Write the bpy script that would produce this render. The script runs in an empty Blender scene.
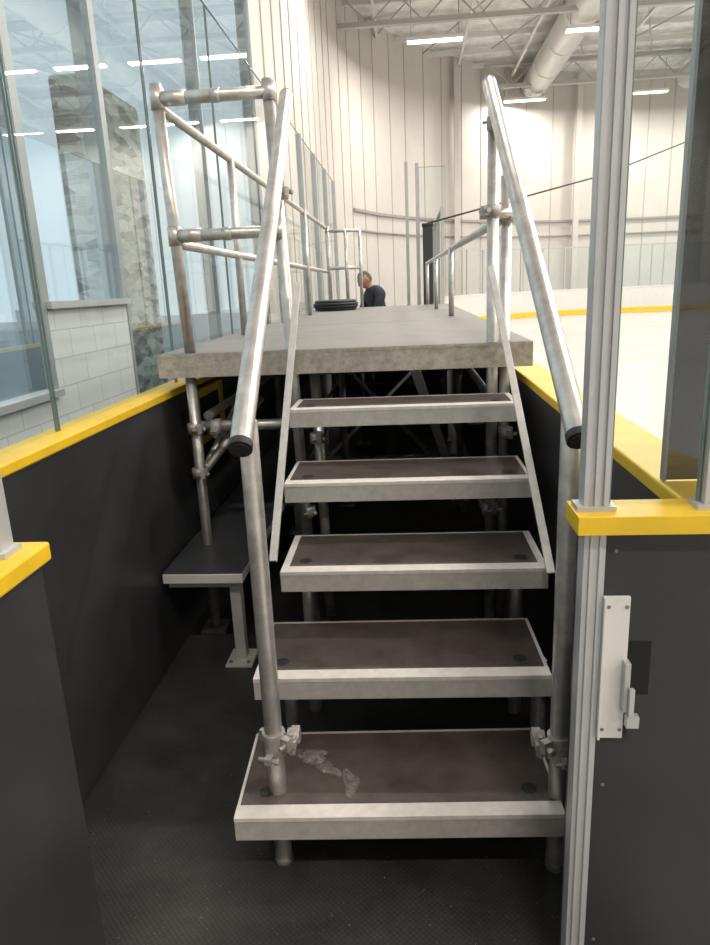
import bpy, bmesh, math, random
import numpy as np
from mathutils import Vector, Matrix
random.seed(7)
scene=bpy.context.scene
scene.view_settings.view_transform='Standard'

# ------------------------------------------------------------------ materials
def mat(name, col, rough=0.5, metal=0.0, var=0.0, vscale=8.0, bump=0.0, bscale=60.0, col2=None, emit=None, estr=0.0, spec=None, alpha=False):
    m=bpy.data.materials.new(name); m.use_nodes=True
    nt=m.node_tree; b=nt.nodes['Principled BSDF']
    b.inputs['Base Color'].default_value=(*col,1); b.inputs['Roughness'].default_value=rough; b.inputs['Metallic'].default_value=metal
    if spec is not None: b.inputs['Specular IOR Level'].default_value=spec
    tc=nt.nodes.new('ShaderNodeTexCoord')
    if var>0 or col2 is not None:
        n=nt.nodes.new('ShaderNodeTexNoise'); n.inputs['Scale'].default_value=vscale; n.inputs['Detail'].default_value=6; n.inputs['Roughness'].default_value=.65
        nt.links.new(tc.outputs['Object'],n.inputs['Vector'])
        r=nt.nodes.new('ShaderNodeValToRGB')
        c2=col2 if col2 is not None else tuple(min(1,c*(1+var)) for c in col)
        c1=col if col2 is not None else tuple(c*(1-var) for c in col)
        r.color_ramp.elements[0].position=.35; r.color_ramp.elements[0].color=(*c1,1)
        r.color_ramp.elements[1].position=.68; r.color_ramp.elements[1].color=(*c2,1)
        nt.links.new(n.outputs['Fac'],r.inputs['Fac']); nt.links.new(r.outputs['Color'],b.inputs['Base Color'])
    if bump>0:
        n2=nt.nodes.new('ShaderNodeTexNoise'); n2.inputs['Scale'].default_value=bscale; n2.inputs['Detail'].default_value=3
        nt.links.new(tc.outputs['Object'],n2.inputs['Vector'])
        bp=nt.nodes.new('ShaderNodeBump'); bp.inputs['Strength'].default_value=bump; bp.inputs['Distance'].default_value=.01
        nt.links.new(n2.outputs['Fac'],bp.inputs['Height']); nt.links.new(bp.outputs['Normal'],b.inputs['Normal'])
    if alpha:
        n4=nt.nodes.new('ShaderNodeTexNoise'); n4.inputs['Scale'].default_value=45; n4.inputs['Detail'].default_value=9; n4.inputs['Roughness'].default_value=.75
        nt.links.new(tc.outputs['Object'],n4.inputs['Vector'])
        r4=nt.nodes.new('ShaderNodeValToRGB'); r4.color_ramp.elements[0].position=.36; r4.color_ramp.elements[0].color=(0,0,0,1); r4.color_ramp.elements[1].position=.70; r4.color_ramp.elements[1].color=(.62,.62,.62,1)
        nt.links.new(n4.outputs['Fac'],r4.inputs[0]); nt.links.new(r4.outputs[0],b.inputs['Alpha'])
    if emit: 
        b.inputs['Emission Color'].default_value=(*emit,1); b.inputs['Emission Strength'].default_value=estr
    return m

def glassmat(name,tint,fixed=None,rough=0.0,gcol=(1,1,1),blend=.12):
    m=bpy.data.materials.new(name); m.use_nodes=True; nt=m.node_tree
    for n in list(nt.nodes): nt.nodes.remove(n)
    o=nt.nodes.new('ShaderNodeOutputMaterial'); t=nt.nodes.new('ShaderNodeBsdfTransparent'); g=nt.nodes.new('ShaderNodeBsdfGlossy')
    mx=nt.nodes.new('ShaderNodeMixShader'); t.inputs[0].default_value=(*tint,1); g.inputs['Roughness'].default_value=rough
    g.inputs['Color'].default_value=(*gcol,1)
    if fixed is None:
        lw=nt.nodes.new('ShaderNodeLayerWeight'); lw.inputs['Blend'].default_value=blend
        nt.links.new(lw.outputs['Fresnel'],mx.inputs[0])
    else: mx.inputs[0].default_value=fixed
    nt.links.new(t.outputs[0],mx.inputs[1]); nt.links.new(g.outputs[0],mx.inputs[2]); nt.links.new(mx.outputs[0],o.inputs[0])
    return m

STEEL=mat('galvanised_steel',(.60,.58,.56),.36,.7,var=.20,vscale=14,bump=.08,bscale=40)
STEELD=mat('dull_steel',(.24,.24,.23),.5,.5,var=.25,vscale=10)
CLAMPM=mat('cast_clamp_steel',(.44,.42,.40),.55,.5,var=.25,vscale=30)
ALU=mat('aluminium',(.66,.64,.62),.38,.3,var=.12,vscale=18)
ALUP=mat('mill_aluminium',(.52,.53,.54),.38,.3,var=.06,vscale=6)
NOSE=mat('worn_nosing_lit',(.74,.69,.665),.5,.05,var=.09,vscale=30,bump=.05)  # worn aluminium, lighter copy: light on the tread tops put into the colour
NOSEF=mat('worn_nosing_shaded',(.56,.53,.50),.45,.2,var=.10,vscale=30,bump=.05)  # same worn aluminium, darker copy: shade of the front faces painted in
DECKF=mat('deck_edge',(.41,.38,.33),.65,.0,var=.24,vscale=34,bump=.15)
TREAD=mat('phenolic_tread',(.066,.050,.045),.5,0,col2=(.125,.100,.090),vscale=9,bump=.25,bscale=260)
DECK=mat('deck_ply',(.165,.160,.152),.55,0,col2=(.205,.198,.187),vscale=5,bump=.12,bscale=180)
BLACKR=mat('black_rubber',(.022,.022,.022),.6,0,bump=.15)
SLOT=mat('black_slot',(.006,.006,.006),.8,0)
BOARD=mat('charcoal_board',(.029,.029,.032),.42,0,col2=(.040,.040,.043),vscale=3,bump=.05,bscale=25,spec=.4)
YEL=mat('yellow_cap',(.84,.54,.02),.4,0,var=.08,vscale=9)
WHITEB=mat('white_board',(.66,.65,.63),.35,0,var=.03)
WHITEP=mat('white_plastic',(.72,.71,.69),.4,0,var=.05)
LEGG=mat('grey_painted_leg',(.45,.45,.44),.5,0,var=.1)
WALLC=mat('cream_metal_wall',(.55,.52,.48),.55,0,var=.05,vscale=.5)
WALLS=mat('wall_seam',(.42,.395,.36),.6)
WALLT=mat('wall_trim',(.30,.275,.25),.6)
CEIL=mat('foil_ceiling',(.74,.73,.70),.45,.1,var=.22,vscale=1.6,bump=.8,bscale=2.2)
TRUSS=mat('truss_white',(.62,.61,.58),.5)
TRUSSD=mat('truss_grey',(.42,.41,.385),.5)
FRAME=mat('window_frame_grey',(.34,.37,.38),.4,.3)
CONC=mat('outside_ground',(.45,.47,.48),.8,0,var=.2)
BENCHT=mat('bench_top',(.060,.063,.070),.38,0,var=.2)
DARK=mat('dark_steel',(.05,.05,.052),.5,.3)
ICE=mat('ice',(.46,.445,.43),.25,0,col2=(.53,.515,.50),vscale=.35,bump=.03,bscale=3)
EMI=mat('lamp_lens',(.9,.9,.85),.4,0,emit=(1,.90,.72),estr=6)
GREENE=mat('glass_edge',(.16,.22,.21),.2,0)
GLASS=glassmat('shield_glass',(.92,.96,.955),blend=.14)
WGLASS=glassmat('window_glass',(.80,.89,.92),fixed=.42,gcol=(.92,.97,.98))
TINT=glassmat('reflection_tint',(.06,.063,.070),fixed=.05)  # dark reflection put into the glass colour
NAVY=mat('navy_jacket',(.022,.028,.042),.8,0,var=.3,vscale=12)
PANTS=mat('black_trousers',(.02,.02,.022),.8)
SKIN=mat('skin',(.46,.25,.18),.5,0,var=.08)
HAIR=mat('grey_hair',(.10,.085,.075),.8,0,var=.3,vscale=60)
EYE=mat('eye_dark',(.03,.02,.02),.3)
PAINT=mat('paint_scuff',(.46,.43,.40),.6,0,var=.2,vscale=60,alpha=True)

def floor_mat():
    m=bpy.data.materials.new('rubber_floor'); m.use_nodes=True; nt=m.node_tree; b=nt.nodes['Principled BSDF']
    tc=nt.nodes.new('ShaderNodeTexCoord')
    mp=nt.nodes.new('ShaderNodeMapping'); mp.inputs['Rotation'].default_value=(0,0,.78); nt.links.new(tc.outputs['Object'],mp.inputs[0])
    v=nt.nodes.new('ShaderNodeTexVoronoi'); v.inputs['Scale'].default_value=85; v.inputs['Randomness'].default_value=.12; v.voronoi_dimensions='2D'
    nt.links.new(mp.outputs[0],v.inputs['Vector'])
    n=nt.nodes.new('ShaderNodeTexNoise'); n.inputs['Scale'].default_value=2.6; n.inputs['Detail'].default_value=10; n.inputs['Roughness'].default_value=.75
    nt.links.new(tc.outputs['Object'],n.inputs['Vector'])
    r=nt.nodes.new('ShaderNodeValToRGB'); r.color_ramp.elements[0].position=.38; r.color_ramp.elements[0].color=(.031,.030,.029,1)
    r.color_ramp.elements[1].position=.72; r.color_ramp.elements[1].color=(.078,.075,.072,1)
    nt.links.new(n.outputs['Fac'],r.inputs['Fac'])
    r2=nt.nodes.new('ShaderNodeValToRGB'); r2.color_ramp.elements[0].position=.15; r2.color_ramp.elements[0].color=(1,1,1,1)
    r2.color_ramp.elements[1].position=.6; r2.color_ramp.elements[1].color=(.6,.6,.6,1)
    nt.links.new(v.outputs['Distance'],r2.inputs['Fac'])
    mx=nt.nodes.new('ShaderNodeMixRGB'); mx.blend_type='MULTIPLY'; mx.inputs[0].default_value=1
    nt.links.new(r.outputs['Color'],mx.inputs[1]); nt.links.new(r2.outputs['Color'],mx.inputs[2])
    n3=nt.nodes.new('ShaderNodeTexNoise'); n3.inputs['Scale'].default_value=120; nt.links.new(tc.outputs['Object'],n3.inputs['Vector'])
    r3=nt.nodes.new('ShaderNodeValToRGB'); r3.color_ramp.elements[0].position=.70; r3.color_ramp.elements[1].position=.78
    r3.color_ramp.elements[0].color=(0,0,0,1); r3.color_ramp.elements[1].color=(.3,.3,.29,1)
    nt.links.new(n3.outputs['Fac'],r3.inputs['Fac'])
    ad=nt.nodes.new('ShaderNodeMixRGB'); ad.blend_type='ADD'; ad.inputs[0].default_value=1
    nt.links.new(mx.outputs[0],ad.inputs[1]); nt.links.new(r3.outputs[0],ad.inputs[2])
    nt.links.new(ad.outputs[0],b.inputs['Base Color'])
    bp=nt.nodes.new('ShaderNodeBump'); bp.invert=True; bp.inputs['Strength'].default_value=.22; bp.inputs['Distance'].default_value=.004
    nt.links.new(v.outputs['Distance'],bp.inputs['Height']); nt.links.new(bp.outputs[0],b.inputs['Normal'])
    b.inputs['Roughness'].default_value=.45
    return m
RUBF=floor_mat()

def block_mat():
    m=bpy.data.materials.new('painted_block'); m.use_nodes=True; nt=m.node_tree; b=nt.nodes['Principled BSDF']
    tc=nt.nodes.new('ShaderNodeTexCoord'); sp=nt.nodes.new('ShaderNodeSeparateXYZ'); cb=nt.nodes.new('ShaderNodeCombineXYZ')
    nt.links.new(tc.outputs['Object'],sp.inputs[0]); nt.links.new(sp.outputs['Y'],cb.inputs['X']); nt.links.new(sp.outputs['Z'],cb.inputs['Y'])
    br=nt.nodes.new('ShaderNodeTexBrick'); br.inputs['Scale'].default_value=1; br.inputs['Brick Width'].default_value=.4; br.inputs['Row Height'].default_value=.2
    br.inputs['Mortar Size'].default_value=.005; br.inputs['Color1'].default_value=(.64,.66,.66,1); br.inputs['Color2'].default_value=(.60,.62,.63,1); br.inputs['Mortar'].default_value=(.44,.46,.47,1)
    nt.links.new(cb.outputs[0],br.inputs['Vector']); nt.links.new(br.outputs['Color'],b.inputs['Base Color']); b.inputs['Roughness'].default_value=.6
    return m
BLOCK=block_mat()
def stone_mat():
    m=bpy.data.materials.new('ledge_stone'); m.use_nodes=True; nt=m.node_tree; b=nt.nodes['Principled BSDF']
    tc=nt.nodes.new('ShaderNodeTexCoord'); mp=nt.nodes.new('ShaderNodeMapping'); mp.inputs['Scale'].default_value=(1.2,1.4,4.2)
    nt.links.new(tc.outputs['Object'],mp.inputs[0])
    n=nt.nodes.new('ShaderNodeTexNoise'); n.inputs['Scale'].default_value=3.2; n.inputs['Detail'].default_value=8; n.inputs['Roughness'].default_value=.7
    nt.links.new(mp.outputs[0],n.inputs['Vector'])
    v2=nt.nodes.new('ShaderNodeTexVoronoi'); v2.inputs['Scale'].default_value=3.6; nt.links.new(mp.outputs[0],v2.inputs['Vector'])
    bw=nt.nodes.new('ShaderNodeRGBToBW'); nt.links.new(v2.outputs['Color'],bw.inputs[0])
    md=nt.nodes.new('ShaderNodeMixRGB'); md.inputs[0].default_value=.45; nt.links.new(n.outputs['Fac'],md.inputs[1]); nt.links.new(bw.outputs[0],md.inputs[2])
    rc=nt.nodes.new('ShaderNodeValToRGB'); rc.color_ramp.elements[0].position=.36; rc.color_ramp.elements[1].position=.62
    rc.color_ramp.elements[0].color=(.15,.14,.13,1); rc.color_ramp.elements[1].color=(.66,.64,.60,1); nt.links.new(md.outputs[0],rc.inputs[0])
    nt.links.new(rc.outputs[0],b.inputs['Base Color']); b.inputs['Roughness'].default_value=.9
    bp=nt.nodes.new('ShaderNodeBump'); bp.inputs['Strength'].default_value=.8; bp.inputs['Distance'].default_value=.06
    nt.links.new(md.outputs[0],bp.inputs['Height']); nt.links.new(bp.outputs[0],b.inputs['Normal'])
    return m
STONE=stone_mat()

# ------------------------------------------------------------------ builder
class B:
    def __init__(s,name): s.name=name; s.bm=bmesh.new(); s.mats=[]
    def mi(s,m):
        if m not in s.mats: s.mats.append(m)
        return s.mats.index(m)
    def hexa(s,P,m):
        vs=[s.bm.verts.new(p) for p in P]
        for f in ((0,3,2,1),(4,5,6,7),(0,1,5,4),(1,2,6,5),(2,3,7,6),(3,0,4,7)):
            fc=s.bm.faces.new([vs[i] for i in f]); fc.material_index=s.mi(m)
    def box(s,x0,x1,y0,y1,z0,z1,m):
        s.hexa([(x0,y0,z0),(x1,y0,z0),(x1,y1,z0),(x0,y1,z0),(x0,y0,z1),(x1,y0,z1),(x1,y1,z1),(x0,y1,z1)],m)
    def tbox(s,M,x0,x1,y0,y1,z0,z1,m):
        P=[(x0,y0,z0),(x1,y0,z0),(x1,y1,z0),(x0,y1,z0),(x0,y0,z1),(x1,y0,z1),(x1,y1,z1),(x0,y1,z1)]
        s.hexa([M@Vector(p) for p in P],m)
    def bar(s,p,q,w,h,m,side=None):
        p=Vector(p);q=Vector(q);d=(q-p).normalized()
        sd=Vector(side) if side else (d.cross(Vector((0,0,1))) if abs(d.z)<.99 else Vector((1,0,0)))
        sd=(sd-d*sd.dot(d)).normalized(); u=sd.cross(d)
        P=[]
        for c in (p,q):
            for a,b_ in ((-1,-1),(1,-1),(1,1),(-1,1)): P.append(c+sd*a*w/2+u*b_*h/2)
        s.hexa(P,m)
    def tube(s,p,q,r,m,seg=20,r2=None):
        p=Vector(p);q=Vector(q);d=(q-p).normalized(); r2=r if r2 is None else r2
        a=d.orthogonal().normalized(); b_=d.cross(a)
        A=[];C=[]
        for i in range(seg):
            t=2*math.pi*i/seg; o=a*math.cos(t)+b_*math.sin(t)
            A.append(s.bm.verts.new(p+o*r)); C.append(s.bm.verts.new(q+o*r2))
        k=s.mi(m)
        for i in range(seg):
            j=(i+1)%seg; f=s.bm.faces.new((A[i],A[j],C[j],C[i])); f.material_index=k; f.smooth=True
        f=s.bm.faces.new(A[::-1]); f.material_index=k; f=s.bm.faces.new(C); f.material_index=k
    def path(s,pts,r,m,seg=16):
        pts=[Vector(p) for p in pts]; rings=[]; k=s.mi(m); prev=None
        for i,p in enumerate(pts):
            if i==0:d=pts[1]-pts[0]
            elif i==len(pts)-1:d=pts[-1]-pts[-2]
            else:d=(pts[i+1]-p).normalized()+(p-pts[i-1]).normalized()
            d.normalize(); a=d.orthogonal().normalized() if prev is None else (prev-d*prev.dot(d)).normalized()
            prev=a; b_=d.cross(a)
            rings.append([s.bm.verts.new(p+(a*math.cos(2*math.pi*j/seg)+b_*math.sin(2*math.pi*j/seg))*r) for j in range(seg)])
        for A,C in zip(rings,rings[1:]):
            for i in range(seg):
                j=(i+1)%seg; f=s.bm.faces.new((A[i],A[j],C[j],C[i])); f.material_index=k; f.smooth=True
        f=s.bm.faces.new(rings[0][::-1]);f.material_index=k; f=s.bm.faces.new(rings[-1]);f.material_index=k
    def quad(s,P,m):
        f=s.bm.faces.new([s.bm.verts.new(p) for p in P]); f.material_index=s.mi(m)
    def clamp(s,c,ax,out,m=None,r=.032,l=.046):
        m=m or CLAMPM; c=Vector(c); ax=Vector(ax).normalized(); out=Vector(out).normalized()
        s.tube(c-ax*l/2,c+ax*l/2,r,m,16)
        t=ax.cross(out)
        s.bar(c+out*r*.8,c+out*(r+.024),l*.75,.020,m,side=ax)
        s.tube(c+out*(r+.013)-t*.030,c+out*(r+.013)+t*.030,.006,m,8)
        s.tube(c+out*(r+.013)+t*.018,c+out*(r+.013)+t*.031,.011,m,6)
        s.bar(c-out*r*.8,c-out*(r+.015),l*.7,.016,m,side=ax)
    def done(s,bevel=0):
        me=bpy.data.meshes.new(s.name); bmesh.ops.recalc_face_normals(s.bm,faces=s.bm.faces[:]); s.bm.to_mesh(me); s.bm.free()
        for m in s.mats: me.materials.append(m)
        o=bpy.data.objects.new(s.name,me); scene.collection.objects.link(o)
        if bevel>0:
            md=o.modifiers.new('bevel','BEVEL'); md.width=bevel; md.segments=2; md.limit_method='ANGLE'; md.angle_limit=math.radians(50)
        return o

# ------------------------------------------------------------------ camera
H=1.6; f=687.41;p=.2622;r=-.0445;yw=-.0866
F=Vector((math.sin(yw)*math.cos(p),math.cos(yw)*math.cos(p),-math.sin(p)))
R0=Vector((math.cos(yw),-math.sin(yw),0)); U0=R0.cross(F)
R=R0*math.cos(r)+U0*math.sin(r); U=-R0*math.sin(r)+U0*math.cos(r)
cam=bpy.data.cameras.new('camera'); co=bpy.data.objects.new('camera',cam); scene.collection.objects.link(co)
cam.sensor_fit='VERTICAL'; cam.sensor_height=24; cam.lens=24*f/945; cam.clip_start=.05
co.matrix_world=Matrix(((R.x,U.x,-F.x,0),(R.y,U.y,-F.y,0),(R.z,U.z,-F.z,H),(0,0,0,1)))
scene.camera=co

# ------------------------------------------------------------------ shell
XL,XR=-1.10,.52
b=B('floor'); b.box(-2.5,.57,-10,24,-.1,0,RUBF); b.done()
b=B('ice_surface'); b.box(.57,28,-10,34,-.1,-.005,ICE); b.done()
b=B('ground'); b.box(-40,-2.7,-20,60,-.2,-.02,CONC); b.done()
WP=[(-2.5,12.5),(-2.5,17),(-2.5,22),(-2.4,24.5),(-2.0,27),(-1.2,29.3),(0,31.4),(1.6,33.5),(3.5,35.3),(5.8,36.8),(8.5,37.8),(12,38.3),(18,38.5),(28,38.5)]
b=B('wall_far')
for (x0,y0),(x1,y1) in zip(WP,WP[1:]):
    d=Vector((x1-x0,y1-y0,0)).normalized(); n=Vector((-d.y,d.x,0))*.2
    b.hexa([(x0,y0,0),(x1,y1,0),(x1+n.x,y1+n.y,0),(x0+n.x,y0+n.y,0),(x0,y0,11.2),(x1,y1,11.2),(x1+n.x,y1+n.y,11.2),(x0+n.x,y0+n.y,11.2)],WALLC)
    L=math.hypot(x1-x0,y1-y0); k=max(1,round(L/1.2))
    for i in range(k):
        t=i/k; c=Vector((x0+(x1-x0)*t,y0+(y1-y0)*t,0))-n*.04
        b.bar(c,c+Vector((0,0,11.1)),.04,.03,WALLS,side=d)
    for z,w,m_ in ((4.4,.10,WALLT),(3.7,.05,WALLT)):
        if y0>=26: b.bar(Vector((x0,y0,z))-n*.3,Vector((x1,y1,z))-n*.3,.08,w,m_)
for (x,y) in ((2.3,34.0),(8.4,37.5),(15,38.2),(21,38.2)):
    b.box(x-.13,x+.13,y-.35,y-.05,0,11,WALLC)
b.done()
b=B('wall_right'); b.box(28,28.2,-10,38.5,0,11.2,WALLC)
for i in range(24): b.box(27.96,28,-9+2*i,-8.95+2*i,0,11,WALLS)
b.done()
b=B('wall_back'); b.box(-2.7,28,-10.2,-10,0,11.2,WALLC)
for i in range(15): b.box(-2+2*i,-1.95+2*i,-10,-9.97,0,11,WALLS)
b.done()
b=B('wall_left')
b.box(-2.72,-2.5,-10,-3,0,6.2,BLOCK)
b.box(-2.72,-2.5,-3,4.7,0,.95,BLOCK); b.box(-2.72,-2.5,4.7,6.1,0,1.55,BLOCK); b.box(-2.72,-2.5,6.1,12.5,0,.6,BLOCK)
b.box(-2.72,-2.5,-10,12.5,6.2,11.2,WALLC)
for i in range(15): b.box(-2.5,-2.49,-3+i*1.05,-2.97+i*1.05,6.2,11,WALLS)
b.done()
def window(name,y0,y1,z0,z1,muls,hz=()):
    b=B(name); x0,x1=-2.66,-2.50
    w=.05
    b.box(x0,x1+.01,y0,y0+w,z0,z1,FRAME); b.box(x0,x1+.01,y1-w,y1,z0,z1,FRAME)
    b.box(x0,x1+.05,y0,y1,z0,z0+w,ALUP); b.box(x0,x1+.02,y0,y1,z1-w,z1,FRAME)
    for y in muls: b.box(x0,x1+.005,y-.02,y+.02,z0,z1,FRAME)
    for z in hz: b.box(x0,x1+.005,y0,y1,z-.02,z+.02,FRAME)
    b.quad([(-2.52,y0,z0),(-2.52,y1,z0),(-2.52,y1,z1),(-2.52,y0,z1)],WGLASS)
    b.done()
window('window_1',-3,4.7,.95,6.2,(-.5,2.1))
window('window_2',4.7,6.1,1.55,6.2,())
window('window_3',6.1,12.5,.6,6.2,(9.2,))
b=B('stone_column'); b.box(-3.25,-2.90,6.75,8.1,0,3.6,STONE); b.done(.05)
b=B('ceiling'); b.box(-2.7,28.2,-10,40,11.2,11.3,CEIL); b.done()
b=B('roof_truss')
for i in range(20):
    y=-4+i*2.05
    b.box(-2.5,28,y-.05,y+.05,10.9,11.1,TRUSS)
for y in (4,12.5,19,26.0,34.8):
    xa=-2.3 if y<30 else 3.6
    b.box(xa,28,y-.09,y+.09,9.97,10.12,TRUSSD); b.box(xa,28,y-.07,y+.07,10.86,10.96,TRUSSD)
    x=xa+.3; s=0
    while x<27:
        b.bar((x,y,10.05 if s else 10.9),(x+.9,y,10.9 if s else 10.05),.045,.045,TRUSSD); x+=.9; s^=1
for x in (-1,2.4,5,9,12.5,16.5):
    b.box(x-.05,x+.05,2,36,10.74,10.86,TRUSS)
for k in range(7):
    b.tube((-2+k*2.8,14,10.8),(5+k*2.8,34,10.8),.03,TRUSSD,6); b.tube((5+k*2.8,14,10.8),(-2+k*2.8,32,10.8),.03,TRUSSD,6)
b.done()
b=B('ventilation_duct')
b.tube((6.1,8,10.42),(6.1,36.6,10.42),.60,WHITEB,28)
for y in range(9,37,3): b.tube((6.1,y,10.42),(6.1,y+.12,10.42),.62,WHITEB,28)
b.tube((13.1,8,10.4),(13.1,36.6,10.4),.5,WHITEB,28); b.done()
rows=[(-4,[1.07,6.35,11.6,17,22]),(3.5,[6.35,11.6,17,22]),(10.5,[1.07,6.35,11.6,17,22]),(18.3,[-.6,6.35,11.6,17,22]),(26.4,[1.07,6.35,11.6,17,22]),(35.4,[5.5,10.9,16.2,21.6])]
for y,xs in rows:
    for x in xs:
        b=B('ceiling_light')
        b.box(x-.95,x+.95,y-.17,y+.17,9.56,9.66,WHITEP); b.box(x-.92,x+.92,y-.14,y+.14,9.53,9.56,EMI)
        for sx in (-.8,.8): b.tube((x+sx,y,9.66),(x+sx,y,10.9),.015,TRUSSD,6)
        o=b.done()
        l=bpy.data.lights.new('tube_lamp','AREA'); l.shape='RECTANGLE'; l.size=1.8; l.size_y=.28; l.energy=365; l.color=(1,.945,.87)
        lo=bpy.data.objects.new('tube_lamp',l); scene.collection.objects.link(lo); lo.location=(x,y,9.52); lo.parent=o

# ------------------------------------------------------------------ dasher boards
def cap(b,x0,x1,y0,y1,z0=1.15,z1=1.185): b.box(x0,x1,y0,y1,z0,z1,YEL)
def screws(b,pts,n):
    for q in pts: b.tube(q,Vector(q)+Vector(n)*.002,.004,STEELD,8)
b=B('dasher_board')   # left
b.box(-1.20,XL,-1,12,0,1.15,BOARD); cap(b,-1.215,XL+.012,1.1,12)
b.done(.006)
b=B('dasher_board')   # near left return
b.box(-.80,-.665,-1,1.10,0,1.15,BOARD); b.box(-1.10,-.80,.98,1.10,0,1.15,BOARD)
cap(b,-.80,-.652,-1,1.115); cap(b,-1.088,-.80,.97,1.115)
b.done(.005)
b=B('dasher_board')   # right, rink side
b.box(XR,.62,1.30,13,0,1.15,BOARD); b.box(.62,.64,1.30,12.9,0,1.14,WHITEB); cap(b,XR-.012,.65,1.30,13); b.done(.006)
RP=[(.62,13.05),(.62,18),(.62,24)]
for i in range(1,13):
    t=math.pi/2*i/12; RP.append((.62+8.5*(1-math.cos(t)),24+8.7*math.sin(t)))
RP+= [(14,32.7),(20,32.7),(27.5,32.7)]
b=B('rink_perimeter_boards')
for (x0,y0),(x1,y1) in zip(RP,RP[1:]):
    d=Vector((x1-x0,y1-y0,0)).normalized(); n=Vector((-d.y,d.x,0))
    c0=Vector((x0,y0,0));c1=Vector((x1,y1,0)); e=d*.02
    up=Vector((0,0,1))
    b.bar(c0-e+up*.57,c1+e+up*.57,.08,1.06,WHITEB); b.bar(c0-e+up*.12-n*.02,c1+e+up*.12-n*.02,.09,.2,YEL); b.bar(c0-e+up*1.11,c1+e+up*1.11,.12,.04,WHITEP)
    L=(c1-c0).length; k=max(1,round(L/1.6))
    for i in range(k):
        c=c0+(c1-c0)*i/k; b.bar(c+up*1.12,c+up*2.9,.06,.06,TRUSSD,side=d)
    b.quad([c0+up*1.13,c1+up*1.13,c1+up*2.9,c0+up*2.9],GLASS)
    b.bar(c0+up*2.9,c1+up*2.9,.04,.05,TRUSSD)
b.done()

def glass_panel(name,a,c,z0,z1):
    b=B(name); a=Vector(a);c=Vector(c); up=Vector((0,0,1)); sd=(1,0,0) if abs(a.x-c.x)<.01 else (0,1,0)
    b.quad([a+up*z0,c+up*z0,c+up*z1,a+up*z1],GLASS)
    b.bar(a+up*z0,a+up*z1,.009,.003,GREENE,side=sd); b.bar(c+up*z0,c+up*z1,.009,.003,GREENE,side=sd)
    b.bar(a+up*z1,c+up*z1,.009,.004,GREENE)
    b.done()
ys=[1.15,2.15,3.35,4.55,5.75,6.95,8.15,9.35,10.55,11.75]
for y0,y1 in zip(ys,ys[1:]): glass_panel('shield_glass_panel',(-1.165,y0+.008,0),(-1.165,y1-.008,0),1.185,3.25)
for y in ys[6:]:
    b=B('shield_stanchion'); b.box(-1.195,-1.135,y-.02,y+.02,1.185,3.25,ALUP); b.box(-1.205,-1.125,y-.03,y+.03,1.185,1.2,ALUP); b.done()
def stanchion(name,x0,x1,y0,y1,z0,z1):
    b=B(name); w=x1-x0
    b.box(x0,x1,y0+.006,y1,z0,z1,ALUP)
    for t in (0,.42,.78): b.box(x0+w*t+(.0005 if t==0 else 0),x0+w*t+w*.2,y0,y0+.006,z0,z1,ALUP)
    b.box(x0-.012,x1+.012,y0-.004,y1+.004,z0,z0+.01,ALUP); b.done()
stanchion('shield_stanchion',-.745,-.695,1.03,1.075,1.185,3.25)
glass_panel('shield_glass_panel',(-.725,-.8,0),(-.725,1.02,0),1.19,3.25)
glass_panel('shield_glass_panel',(-1.08,1.05,0),(-.75,1.05,0),1.19,3.25)
b=B('rink_gate')
b.box(.317,1.4,1.236,1.295,.02,1.15,BOARD); b.box(.352,1.4,1.222,1.236,.03,1.148,BOARD)
b.box(.312,.352,1.217,1.26,.0,1.15,ALUP); b.box(.322,.327,1.213,1.217,0,1.15,ALUP); b.box(.339,.344,1.213,1.217,0,1.15,ALUP)
cap(b,.295,1.4,1.195,1.297)
b.box(.352,.402,1.214,1.222,.715,1.02,WHITEP); b.box(.352,.357,1.206,1.214,.715,1.02,WHITEP)
b.box(.385,.412,1.2185,1.2225,.72,.90,SLOT); b.box(.394,.405,1.196,1.218,.785,.89,ALUP); b.box(.40,.424,1.188,1.203,.755,.780,ALUP); b.box(.402,.412,1.186,1.196,.78,.84,ALUP)
b.box(.408,.448,1.2195,1.2225,.81,.925,SLOT)
screws(b,[(.362,1.214,z) for z in (.735,1.0)]+[(.396,1.214,z) for z in (.735,1.0)]+[(x,1.222,1.11) for x in (.372,.9)]+[(.372,1.222,z) for z in (.6,.2)],(0,-1,0))
b.done(.0025)
stanchion('shield_stanchion',.311,.357,1.228,1.268,1.185,3.25)
stanchion('shield_stanchion',.524,.566,1.228,1.268,1.185,3.25)
glass_panel('shield_glass_panel',(.362,1.25,0),(.520,1.25,0),1.19,3.25)
glass_panel('shield_glass_panel',(.570,1.25,0),(1.4,1.25,0),1.19,3.25)
b=B('dark_reflection_pane'); b.quad([(.52,1.42,1.187),(1.3,1.42,1.187),(1.3,1.42,3.25),(.52,1.42,3.25)],TINT); b.box(.515,.521,1.41,1.43,1.187,3.25,FRAME); b.done()  # added dark pane, stands in for a reflection on the shield glass

for x,y in ((.0,9.72),(.14,9.85)):
    b=B('shield_stanchion'); b.box(x-.022,x+.022,y-.03,y+.03,0,3.15,ALUP); b.box(x-.05,x+.05,y-.05,y+.05,0,.02,ALUP); b.done()
glass_panel('shield_glass_panel',(.165,9.86,0),(.51,9.86,0),1.2,3.1)
b=B('padded_post'); b.box(.20,.33,9.5,9.6,0,2.35,DARK); b.box(.19,.34,9.49,9.61,2.33,2.37,BLACKR); b.done(.01)
b=B('net_cable'); b.path([(.26,9.55,2.37),(3,11.6,3.1),(8.6,18,5.25),(14,24,7.2)],.012,DARK,6); b.done()

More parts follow.
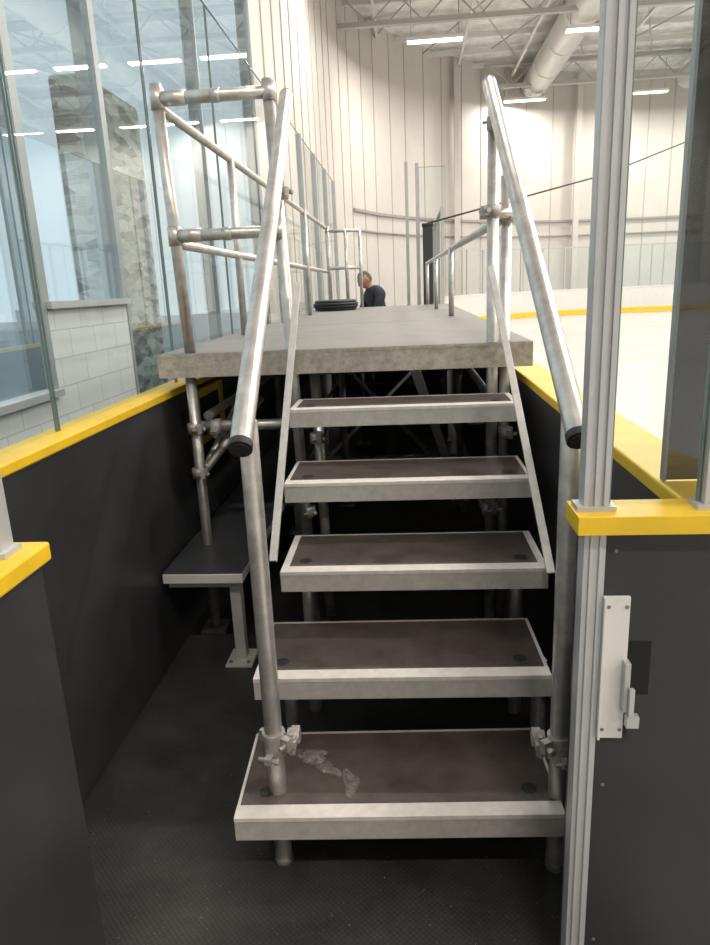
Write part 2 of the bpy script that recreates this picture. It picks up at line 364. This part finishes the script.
# ------------------------------------------------------------------ platform
b=B('scaffold_platform')
yb=[2.98,5.05,7.12,9.2]
for y0,y1 in zip(yb,yb[1:]):
    b.box(-1.11,.517,y0+.004,y1-.004,1.338,1.352,DECK)
    b.box(-1.111,.518,y0+.001,y0+.05,1.248,1.338,DECKF); b.box(-1.11,.517,y1-.05,y1-.002,1.25,1.338,DECKF)
    b.box(-1.11,.517,y0-.001,y0+.004,1.338,1.351,DECKF)
    b.box(-1.11,-1.06,y0+.05,y1-.05,1.25,1.338,DECKF); b.box(.465,.517,y0+.05,y1-.05,1.25,1.338,DECKF)
    for t in (.33,.66): b.box(-1.06,.465,y0+(y1-y0)*t-.03,y0+(y1-y0)*t+.03,1.25,1.338,DARK)
b.box(-1.05,.46,9.13,9.15,.02,1.25,BOARD)  # added dark skirt panel, shuts out light so the space under the deck darkens
LX=(-.985,-.50,.35)
for y in (3.03,5.0,7.1,9.08):
    for x in LX:
        if y==3.03 and x!=LX[0]: continue
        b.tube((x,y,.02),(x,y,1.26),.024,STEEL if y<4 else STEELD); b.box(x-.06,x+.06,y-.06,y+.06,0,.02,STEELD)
    for z in (.35,1.02): 
        if y>4: b.tube((-1.03,y+.03,z),(.42,y+.03,z),.024,STEELD)
for x in (-.95,.39):
    for z in (.4,1.05): b.tube((x,3.12,z),(x,9.12,z),.022,STEELD)
b.tube((-1.02,3.08,1.01),(-.44,3.08,1.01),.024,STEEL)
b.clamp((-.985,3.03,1.01),(0,0,1),(.6,-1,0),r=.038); b.clamp((-.985,3.03,.80),(0,0,1),(.5,-1,0),r=.038); b.clamp((-.56,3.08,1.01),(1,0,0),(0,-1,.3)); b.clamp((-.80,3.08,1.01),(1,0,0),(0,-.7,1)); b.clamp((-.90,3.07,1.01),(1,0,0),(0,-1,-.5))
b.tube((-.98,3.1,.80),(-.95,4.4,1.2),.022,STEEL); b.tube((-.98,3.1,.80),(-.80,3.6,1.05),.02,STEEL)
b.bar((.02,3.1,1.24),(.36,4.6,.05),.045,.012,ALU,side=(1,0,0))
b.tube((.38,5,.1),(-.9,7.0,1.1),.02,STEELD); b.tube((-.9,5.1,.1),(.38,7.1,1.1),.02,STEELD)
b.tube((-.49,3.03,.02),(-.545,3.03,2.42),.0245,STEEL); b.box(-.55,-.43,2.97,3.09,0,.02,STEELD)
b.tube((.352,3.03,.02),(.352,3.03,2.27),.0245,STEEL); b.box(.29,.41,2.97,3.09,0,.02,STEELD)
b.tube((.415,3.10,.02),(.415,3.10,2.02),.0235,STEEL)
b.tube((-.425,3.12,.02),(-.435,3.12,1.24),.0235,STEEL)
for x,z in ((-.49,.60),(.352,.60),(-.43,.95),(.415,.95)): b.clamp((x,3.04,z),(0,0,1),(.3,-1,0),r=.033)
b.done()
b=B('guardrail')  # left
R1=.0245
b.tube((-.975,3.03,1.353),(-1.005,3.03,2.43),R1,STEEL); b.tube((-1.02,3.03,2.375),(-.545,3.03,2.375),R1,STEEL); b.tube((-1.01,3.03,1.845),(-.535,3.03,1.845),R1,STEEL)
for z,xx in ((2.375,-1.003),(1.845,-.989)):
    b.tube((xx+.02,3.03,z),(xx+.12,3.03,z),.029,STEEL); b.tube((xx,3.03,z-.04),(xx,3.03,z+.04),.029,STEEL); b.tube((-.54,3.03,z-.035),(-.54,3.03,z+.035),.0285,STEEL)
    b.tube((xx,3.03,z-.03),(-1.03,9.1,z-.03),.021,STEEL); b.tube((-.78,3.03,z),(-.74,3.03,z),.0275,STEEL)
for y in (4.2,5.6,7.1,9.1): b.tube((-1.0,y,1.353),(-1.0,y,2.36),.021,STEEL)
for x in (-.78,-.6): b.tube((x,9.1,1.353),(x,9.1,2.3),.022,STEEL)
for z in (2.3,1.85): b.tube((-1.03,9.1,z),(-.60,9.1,z),.021,STEEL)
b.done()
b=B('guardrail')  # right
b.tube((.415,3.10,1.86),(.24,9.1,1.86),.021,STEEL)
for t in (.42,.72,1.0):
    x=.40+(.24-.40)*t; y=3.1+6*t; b.tube((x,y,1.353),(x,y,1.875),.021,STEEL)
b.clamp((.415,3.10,1.86),(0,0,1),(.4,-1,0)); b.clamp((.352,3.03,1.88),(0,0,1),(-1,-.6,0)); b.tube((.30,3.06,1.87),(.47,3.06,1.87),.02,STEEL)
b.done()

# ------------------------------------------------------------------ staircase
b=B('metal_staircase')
off=[-.017,-.008,.034,.020,.008]; yaws=[.045,.030,.014,.012,0.006]; dep=[.365,.365,.355,.34,.27]
Wd=[.880,.895,.885,.90,.905]; side=[.008,.010,.024,.012,.02]
Yf=[1.525,1.834,2.115,2.400,2.683]
for i in range(5):
    z0=.17+.2248*i; z1=z0+.072; cx=-.0415+off[i]; w=Wd[i]/2; d=dep[i]; sw=side[i]
    M=Matrix.Translation((cx,Yf[i],0))@Matrix.Rotation(yaws[i],4,'Z')
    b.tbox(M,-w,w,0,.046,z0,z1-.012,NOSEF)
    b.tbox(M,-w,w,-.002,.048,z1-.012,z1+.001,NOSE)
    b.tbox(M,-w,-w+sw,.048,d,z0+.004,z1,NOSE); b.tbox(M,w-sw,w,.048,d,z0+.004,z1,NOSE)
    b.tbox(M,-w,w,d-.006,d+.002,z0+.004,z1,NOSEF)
    b.tbox(M,-w+sw,w-sw,.048,d-.006,z0+.02,z1-.002,TREAD)
    for sx in (-1,1):
        c=M@Vector((sx*(w-.075),.10,z1-.002)); b.tube(c,c+Vector((0,0,.0025)),.022,BLACKR,18); b.tube(c,c+Vector((0,0,.0015)),.026,TREAD,18)
        b.tbox(M,sx*(w-.16)-.03,sx*(w-.16)+.03,.06,d-.03,z0-.02,z0+.02,DARK)
for x,y,z in ((-.40,2.36,.62),(.37,2.36,.62),(-.43,2.05,.40),(.40,2.05,.40)):
    b.tube((x,y,.0),(x,y,z),.0245,STEEL); b.tube((x,y,z-.08),(x,y,z-.03),.032,STEEL)
    b.clamp((x,y-.0,.32),(0,0,1),(.3,-1,0))
b.tube((-.46,2.40,.57),(.43,2.40,.57),.022,STEELD)
b.tube((-.45,2.09,.34),(.43,2.09,.34),.02,STEELD)
for sx,px,bx,tx,tz in ((-1,-.398,-.392,-.462,2.34),(1,.374,.366,.325,2.335)):
    yb_=1.62
    b.tube((px,yb_,.0),(px,yb_,1.30),.0245,STEEL,24)
    b.tube((px,yb_,.0),(px,yb_,.015),.027,STEELD,16)
    p0=Vector((bx,1.515,1.262)); p1=Vector((tx,2.965,tz)); dr=(p1-p0).normalized()
    b.tube(p0,p1,.0265,STEEL,28)
    b.tube(p0-dr*.012,p0+dr*.008,.0285,BLACKR,28); b.tube(p0-dr*.014,p0-dr*.011,.020,BLACKR,24)
    b.tube(p1,p1+dr*.006,.0275,STEEL,24)
    b.clamp((px,yb_,.405),(0,0,1),(-sx*1,-.55,0) ,l=.05); b.clamp((px,yb_+.0,.37),(0,0,1),(sx*.2,-1,0),l=.026)
    b.clamp((px-sx*.05,yb_+.03,.395),(1,0,0),(0,-1,0),r=.022,l=.034)
b.bar((-.462,2.96,1.63),(-.468,2.10,.735),.026,.012,ALU,side=(1,0,0)); b.bar((.335,2.96,1.66),(.430,2.06,.70),.026,.012,ALU,side=(1,0,0))
b.clamp((-.515,3.0,1.99),(0,0,1),(.7,-1,0)); b.clamp((.352,3.0,2.2),(0,0,1),(-.6,-1,0))
o=b.done(.002)
b=B('paint_marks')
def blob(c,ang,l,w):
    k=b.mi(PAINT); vs=[]
    for j in range(28):
        t=2*math.pi*j/28; rr=1+.22*math.sin(3*t+ang*7)+random.uniform(-.1,.1); x=math.cos(t)*l*rr; y=math.sin(t)*w*rr
        vs.append(b.bm.verts.new((c[0]+x*math.cos(ang)-y*math.sin(ang),c[1]+x*math.sin(ang)+y*math.cos(ang),.2405+.0001*len(b.bm.faces))))
    b.bm.faces.new(vs).material_index=k
for c,a,l,w in (((-.325,1.770),-.1,.050,.034),((-.270,1.720),-.85,.055,.022),((-.195,1.655),1.75,.055,.022)): blob(c,a,l,w)
b.done()

# ------------------------------------------------------------------ bench
b=B('players_bench')
b.box(-1.085,-.735,2.67,6.4,.400,.442,WHITEP); b.box(-1.084,-.736,2.675,6.4,.442,.448,BENCHT)
for y in (2.72,4.4,6.1):
    b.box(-.81,-.762,y,y+.05,.01,.36,LEGG); b.box(-.845,-.725,y-.06,y+.09,0,.012,ALU)
    for dx in (-.825,-.745): b.tube((dx,y-.035,.012),(dx,y-.035,.022),.009,STEELD,6)
    b.box(-1.08,-.762,y,y+.04,.36,.400,LEGG)
b.done(.004)
b=B('board_hatch_frame')
b.box(-1.099,-1.07,3.35,3.40,.85,1.13,YEL); b.box(-1.099,-1.07,3.80,3.85,.85,1.13,YEL); b.box(-1.099,-1.07,3.40,3.80,.85,.89,YEL); b.box(-1.099,-1.07,3.40,3.80,1.09,1.13,YEL); b.box(-1.099,-1.085,3.40,3.80,.89,1.09,BLACKR)
b.done(.004)

b=B('rubber_tire')
def torus(c,Rr,rr,fl,m):
    k=b.mi(m); n=40;q=10; g=[]
    for i in range(n):
        t=2*math.pi*i/n; row=[]
        for j in range(q):
            s=2*math.pi*j/q; rad=Rr+rr*math.cos(s); row.append(b.bm.verts.new((c[0]+rad*math.cos(t),c[1]+rad*math.sin(t),c[2]+fl*math.sin(s))))
        g.append(row)
    for i in range(n):
        for j in range(q):
            fc=b.bm.faces.new((g[i][j],g[(i+1)%n][j],g[(i+1)%n][(j+1)%q],g[i][(j+1)%q])); fc.material_index=k; fc.smooth=True
for z,rr in ((1.372,.205),(1.40,.225),(1.428,.225),(1.455,.205)): torus((-.86,8.3,z),rr,.045,.019,BLACKR)
torus((-.86,8.3,1.413),.17,.03,.055,BLACKR)
b.done()

# ------------------------------------------------------------------ man
man=bpy.data.objects.new('man',None); scene.collection.objects.link(man)
def skinned(name,verts,edges,radii,m,root=0,lvl=2):
    me=bpy.data.meshes.new(name); me.from_pydata(verts,edges,[]); me.update()
    o=bpy.data.objects.new(name,me); scene.collection.objects.link(o); o.parent=man
    md=o.modifiers.new('skin','SKIN'); md.use_smooth_shade=True
    for i,rr in enumerate(radii):
        sv=me.skin_vertices[0].data[i]; sv.radius=(rr,rr) if not isinstance(rr,tuple) else rr; sv.use_root=(i==root)
    sb=o.modifiers.new('sub','SUBSURF'); sb.levels=lvl; sb.render_levels=lvl
    me.materials.append(m); return o
V=[(0,0,.98),(.02,0,1.13),(.06,0,1.30),(.10,0,1.44),(.145,0,1.52),(.165,0,1.565),
   (.085,.10,1.475),(.09,.185,1.45),(.15,.235,1.30),(.19,.24,1.17),(.30,.19,1.12),(.40,.13,1.10),
   (.085,-.10,1.475),(.09,-.185,1.45),(.15,-.235,1.30),(.19,-.24,1.17),(.30,-.19,1.12),(.40,-.13,1.10)]
E=[(0,1),(1,2),(2,3),(3,4),(4,5),(3,6),(6,7),(7,8),(8,9),(9,10),(10,11),(3,12),(12,13),(13,14),(14,15),(15,16),(16,17)]
Rr=[(.17,.13),(.165,.125),(.17,.13),(.15,.12),.075,.062,.10,.078,.062,.054,.047,.036,.10,.078,.062,.054,.047,.036]
skinned('jacket',V,E,Rr,NAVY)
V=[(0,0,1.0),(0,.09,.90),(.02,.10,.70),(.03,.10,.50),(.0,.10,.28),(-.02,.10,.10),(0,-.09,.90),(.02,-.10,.70),(.03,-.10,.50),(.0,-.10,.28),(-.02,-.10,.10)]
skinned('trousers',V,[(0,1),(1,2),(2,3),(3,4),(4,5),(0,6),(6,7),(7,8),(8,9),(9,10)],[.13,.105,.085,.065,.06,.052,.105,.085,.065,.06,.052],PANTS)
for s in (1,-1):
    skinned('shoe',[(-.05,.10*s,.05),(.03,.10*s,.055),(.12,.11*s,.04),(.18,.115*s,.035)],[(0,1),(1,2),(2,3)],[.045,.045,.042,.03],BLACKR)
    bx,by,bz=.40,.13*s,1.10
    skinned('palm',[(bx-.01,by,bz),(bx+.04,by-.01*s,bz-.005),(bx+.085,by-.015*s,bz-.015)],[(0,1),(1,2)],[(.022,.026),(.018,.038),(.014,.038)],SKIN)
    for k,(oy,L) in enumerate(((-.030,.060),(-.010,.072),(.011,.078),(.031,.070))):
        y=by-.015*s+oy
        skinned('finger_%d'%(k+1),[(bx+.08,y,bz-.015),(bx+.08+L*.5,y,bz-.022),(bx+.08+L*.8,y,bz-.048),(bx+.08+L*.85,y,bz-.072)],[(0,1),(1,2),(2,3)],[.0095,.009,.0085,.007],SKIN,lvl=1)
    skinned('thumb',[(bx+.02,by-.025*s,bz),(bx+.045,by-.055*s,bz-.005),(bx+.075,by-.065*s,bz-.02)],[(0,1),(1,2)],[.013,.011,.009],SKIN,lvl=1)
def head():
    bm=bmesh.new(); bmesh.ops.create_uvsphere(bm,u_segments=32,v_segments=24,radius=1)
    for v in bm.verts:
        x,y,z=v.co
        sx,sy,sz=.098,.076,.118
        if z<-.1: k=1-.32*(-z-.1); sy*=k; sx*=(1-.12*(-z-.1))
        X=x*sx;Y=y*sy;Z=z*sz
        if x>0:
            X+= -.010*math.exp(-((Z-.012)/.016)**2-((abs(Y)-.032)/.016)**2)
            X+= .024*math.exp(-((Z+.022)/.018)**2-(Y/.012)**2)
            X+= .012*math.exp(-((Z-.005)/.02)**2-(Y/.010)**2)
            X+= .006*math.exp(-((Z+.058)/.009)**2-(Y/.024)**2)
            X+= .010*math.exp(-((Z+.092)/.016)**2-(Y/.026)**2)
            X+= .005*math.exp(-((Z-.034)/.010)**2-(Y/.05)**2)
        v.co=(X,Y,Z)
    for fc in bm.faces: fc.smooth=True
    me=bpy.data.meshes.new('head'); bm.to_mesh(me); bm.free(); me.materials.append(SKIN); me.materials.append(HAIR)
    for pl in me.polygons:
        c=pl.center
        if c.z>.075-.02*(c.x>0) and c.x<.05 or (c.x<-.01 and c.z>-.04): pl.material_index=1
    o=bpy.data.objects.new('head',me); scene.collection.objects.link(o); return o
hd=head(); hd.parent=man; hd.location=(.225,0,1.645); hd.rotation_euler=(0,math.radians(32),0)
for s in (1,-1):
    bm=bmesh.new(); bmesh.ops.create_uvsphere(bm,u_segments=12,v_segments=8,radius=1)
    for v in bm.verts: v.co=(v.co.x*.018-.005,v.co.y*.008+s*.077,v.co.z*.030-.008)
    me=bpy.data.meshes.new('ear'); bm.to_mesh(me); bm.free(); me.materials.append(SKIN); o=bpy.data.objects.new('ear',me); scene.collection.objects.link(o); o.parent=hd
    bm=bmesh.new(); bmesh.ops.create_uvsphere(bm,u_segments=12,v_segments=8,radius=.010)
    for v in bm.verts: v.co+=Vector((.083,s*.031,.012))
    me=bpy.data.meshes.new('eye'); bm.to_mesh(me); bm.free(); me.materials.append(EYE); o=bpy.data.objects.new('eye',me); scene.collection.objects.link(o); o.parent=hd
skinned('neck',[(.14,0,1.50),(.17,0,1.56),(.20,0,1.62)],[(0,1),(1,2)],[.058,.055,.055],SKIN)
man.location=(-.38,9.75,0); man.rotation_euler=(0,0,math.radians(207)); man.scale=(1.035,)*3

# ------------------------------------------------------------------ world
w=bpy.data.worlds.new('world'); scene.world=w; w.use_nodes=True
w.node_tree.nodes['Background'].inputs[0].default_value=(.80,.92,1.0,1); w.node_tree.nodes['Background'].inputs[1].default_value=1.0
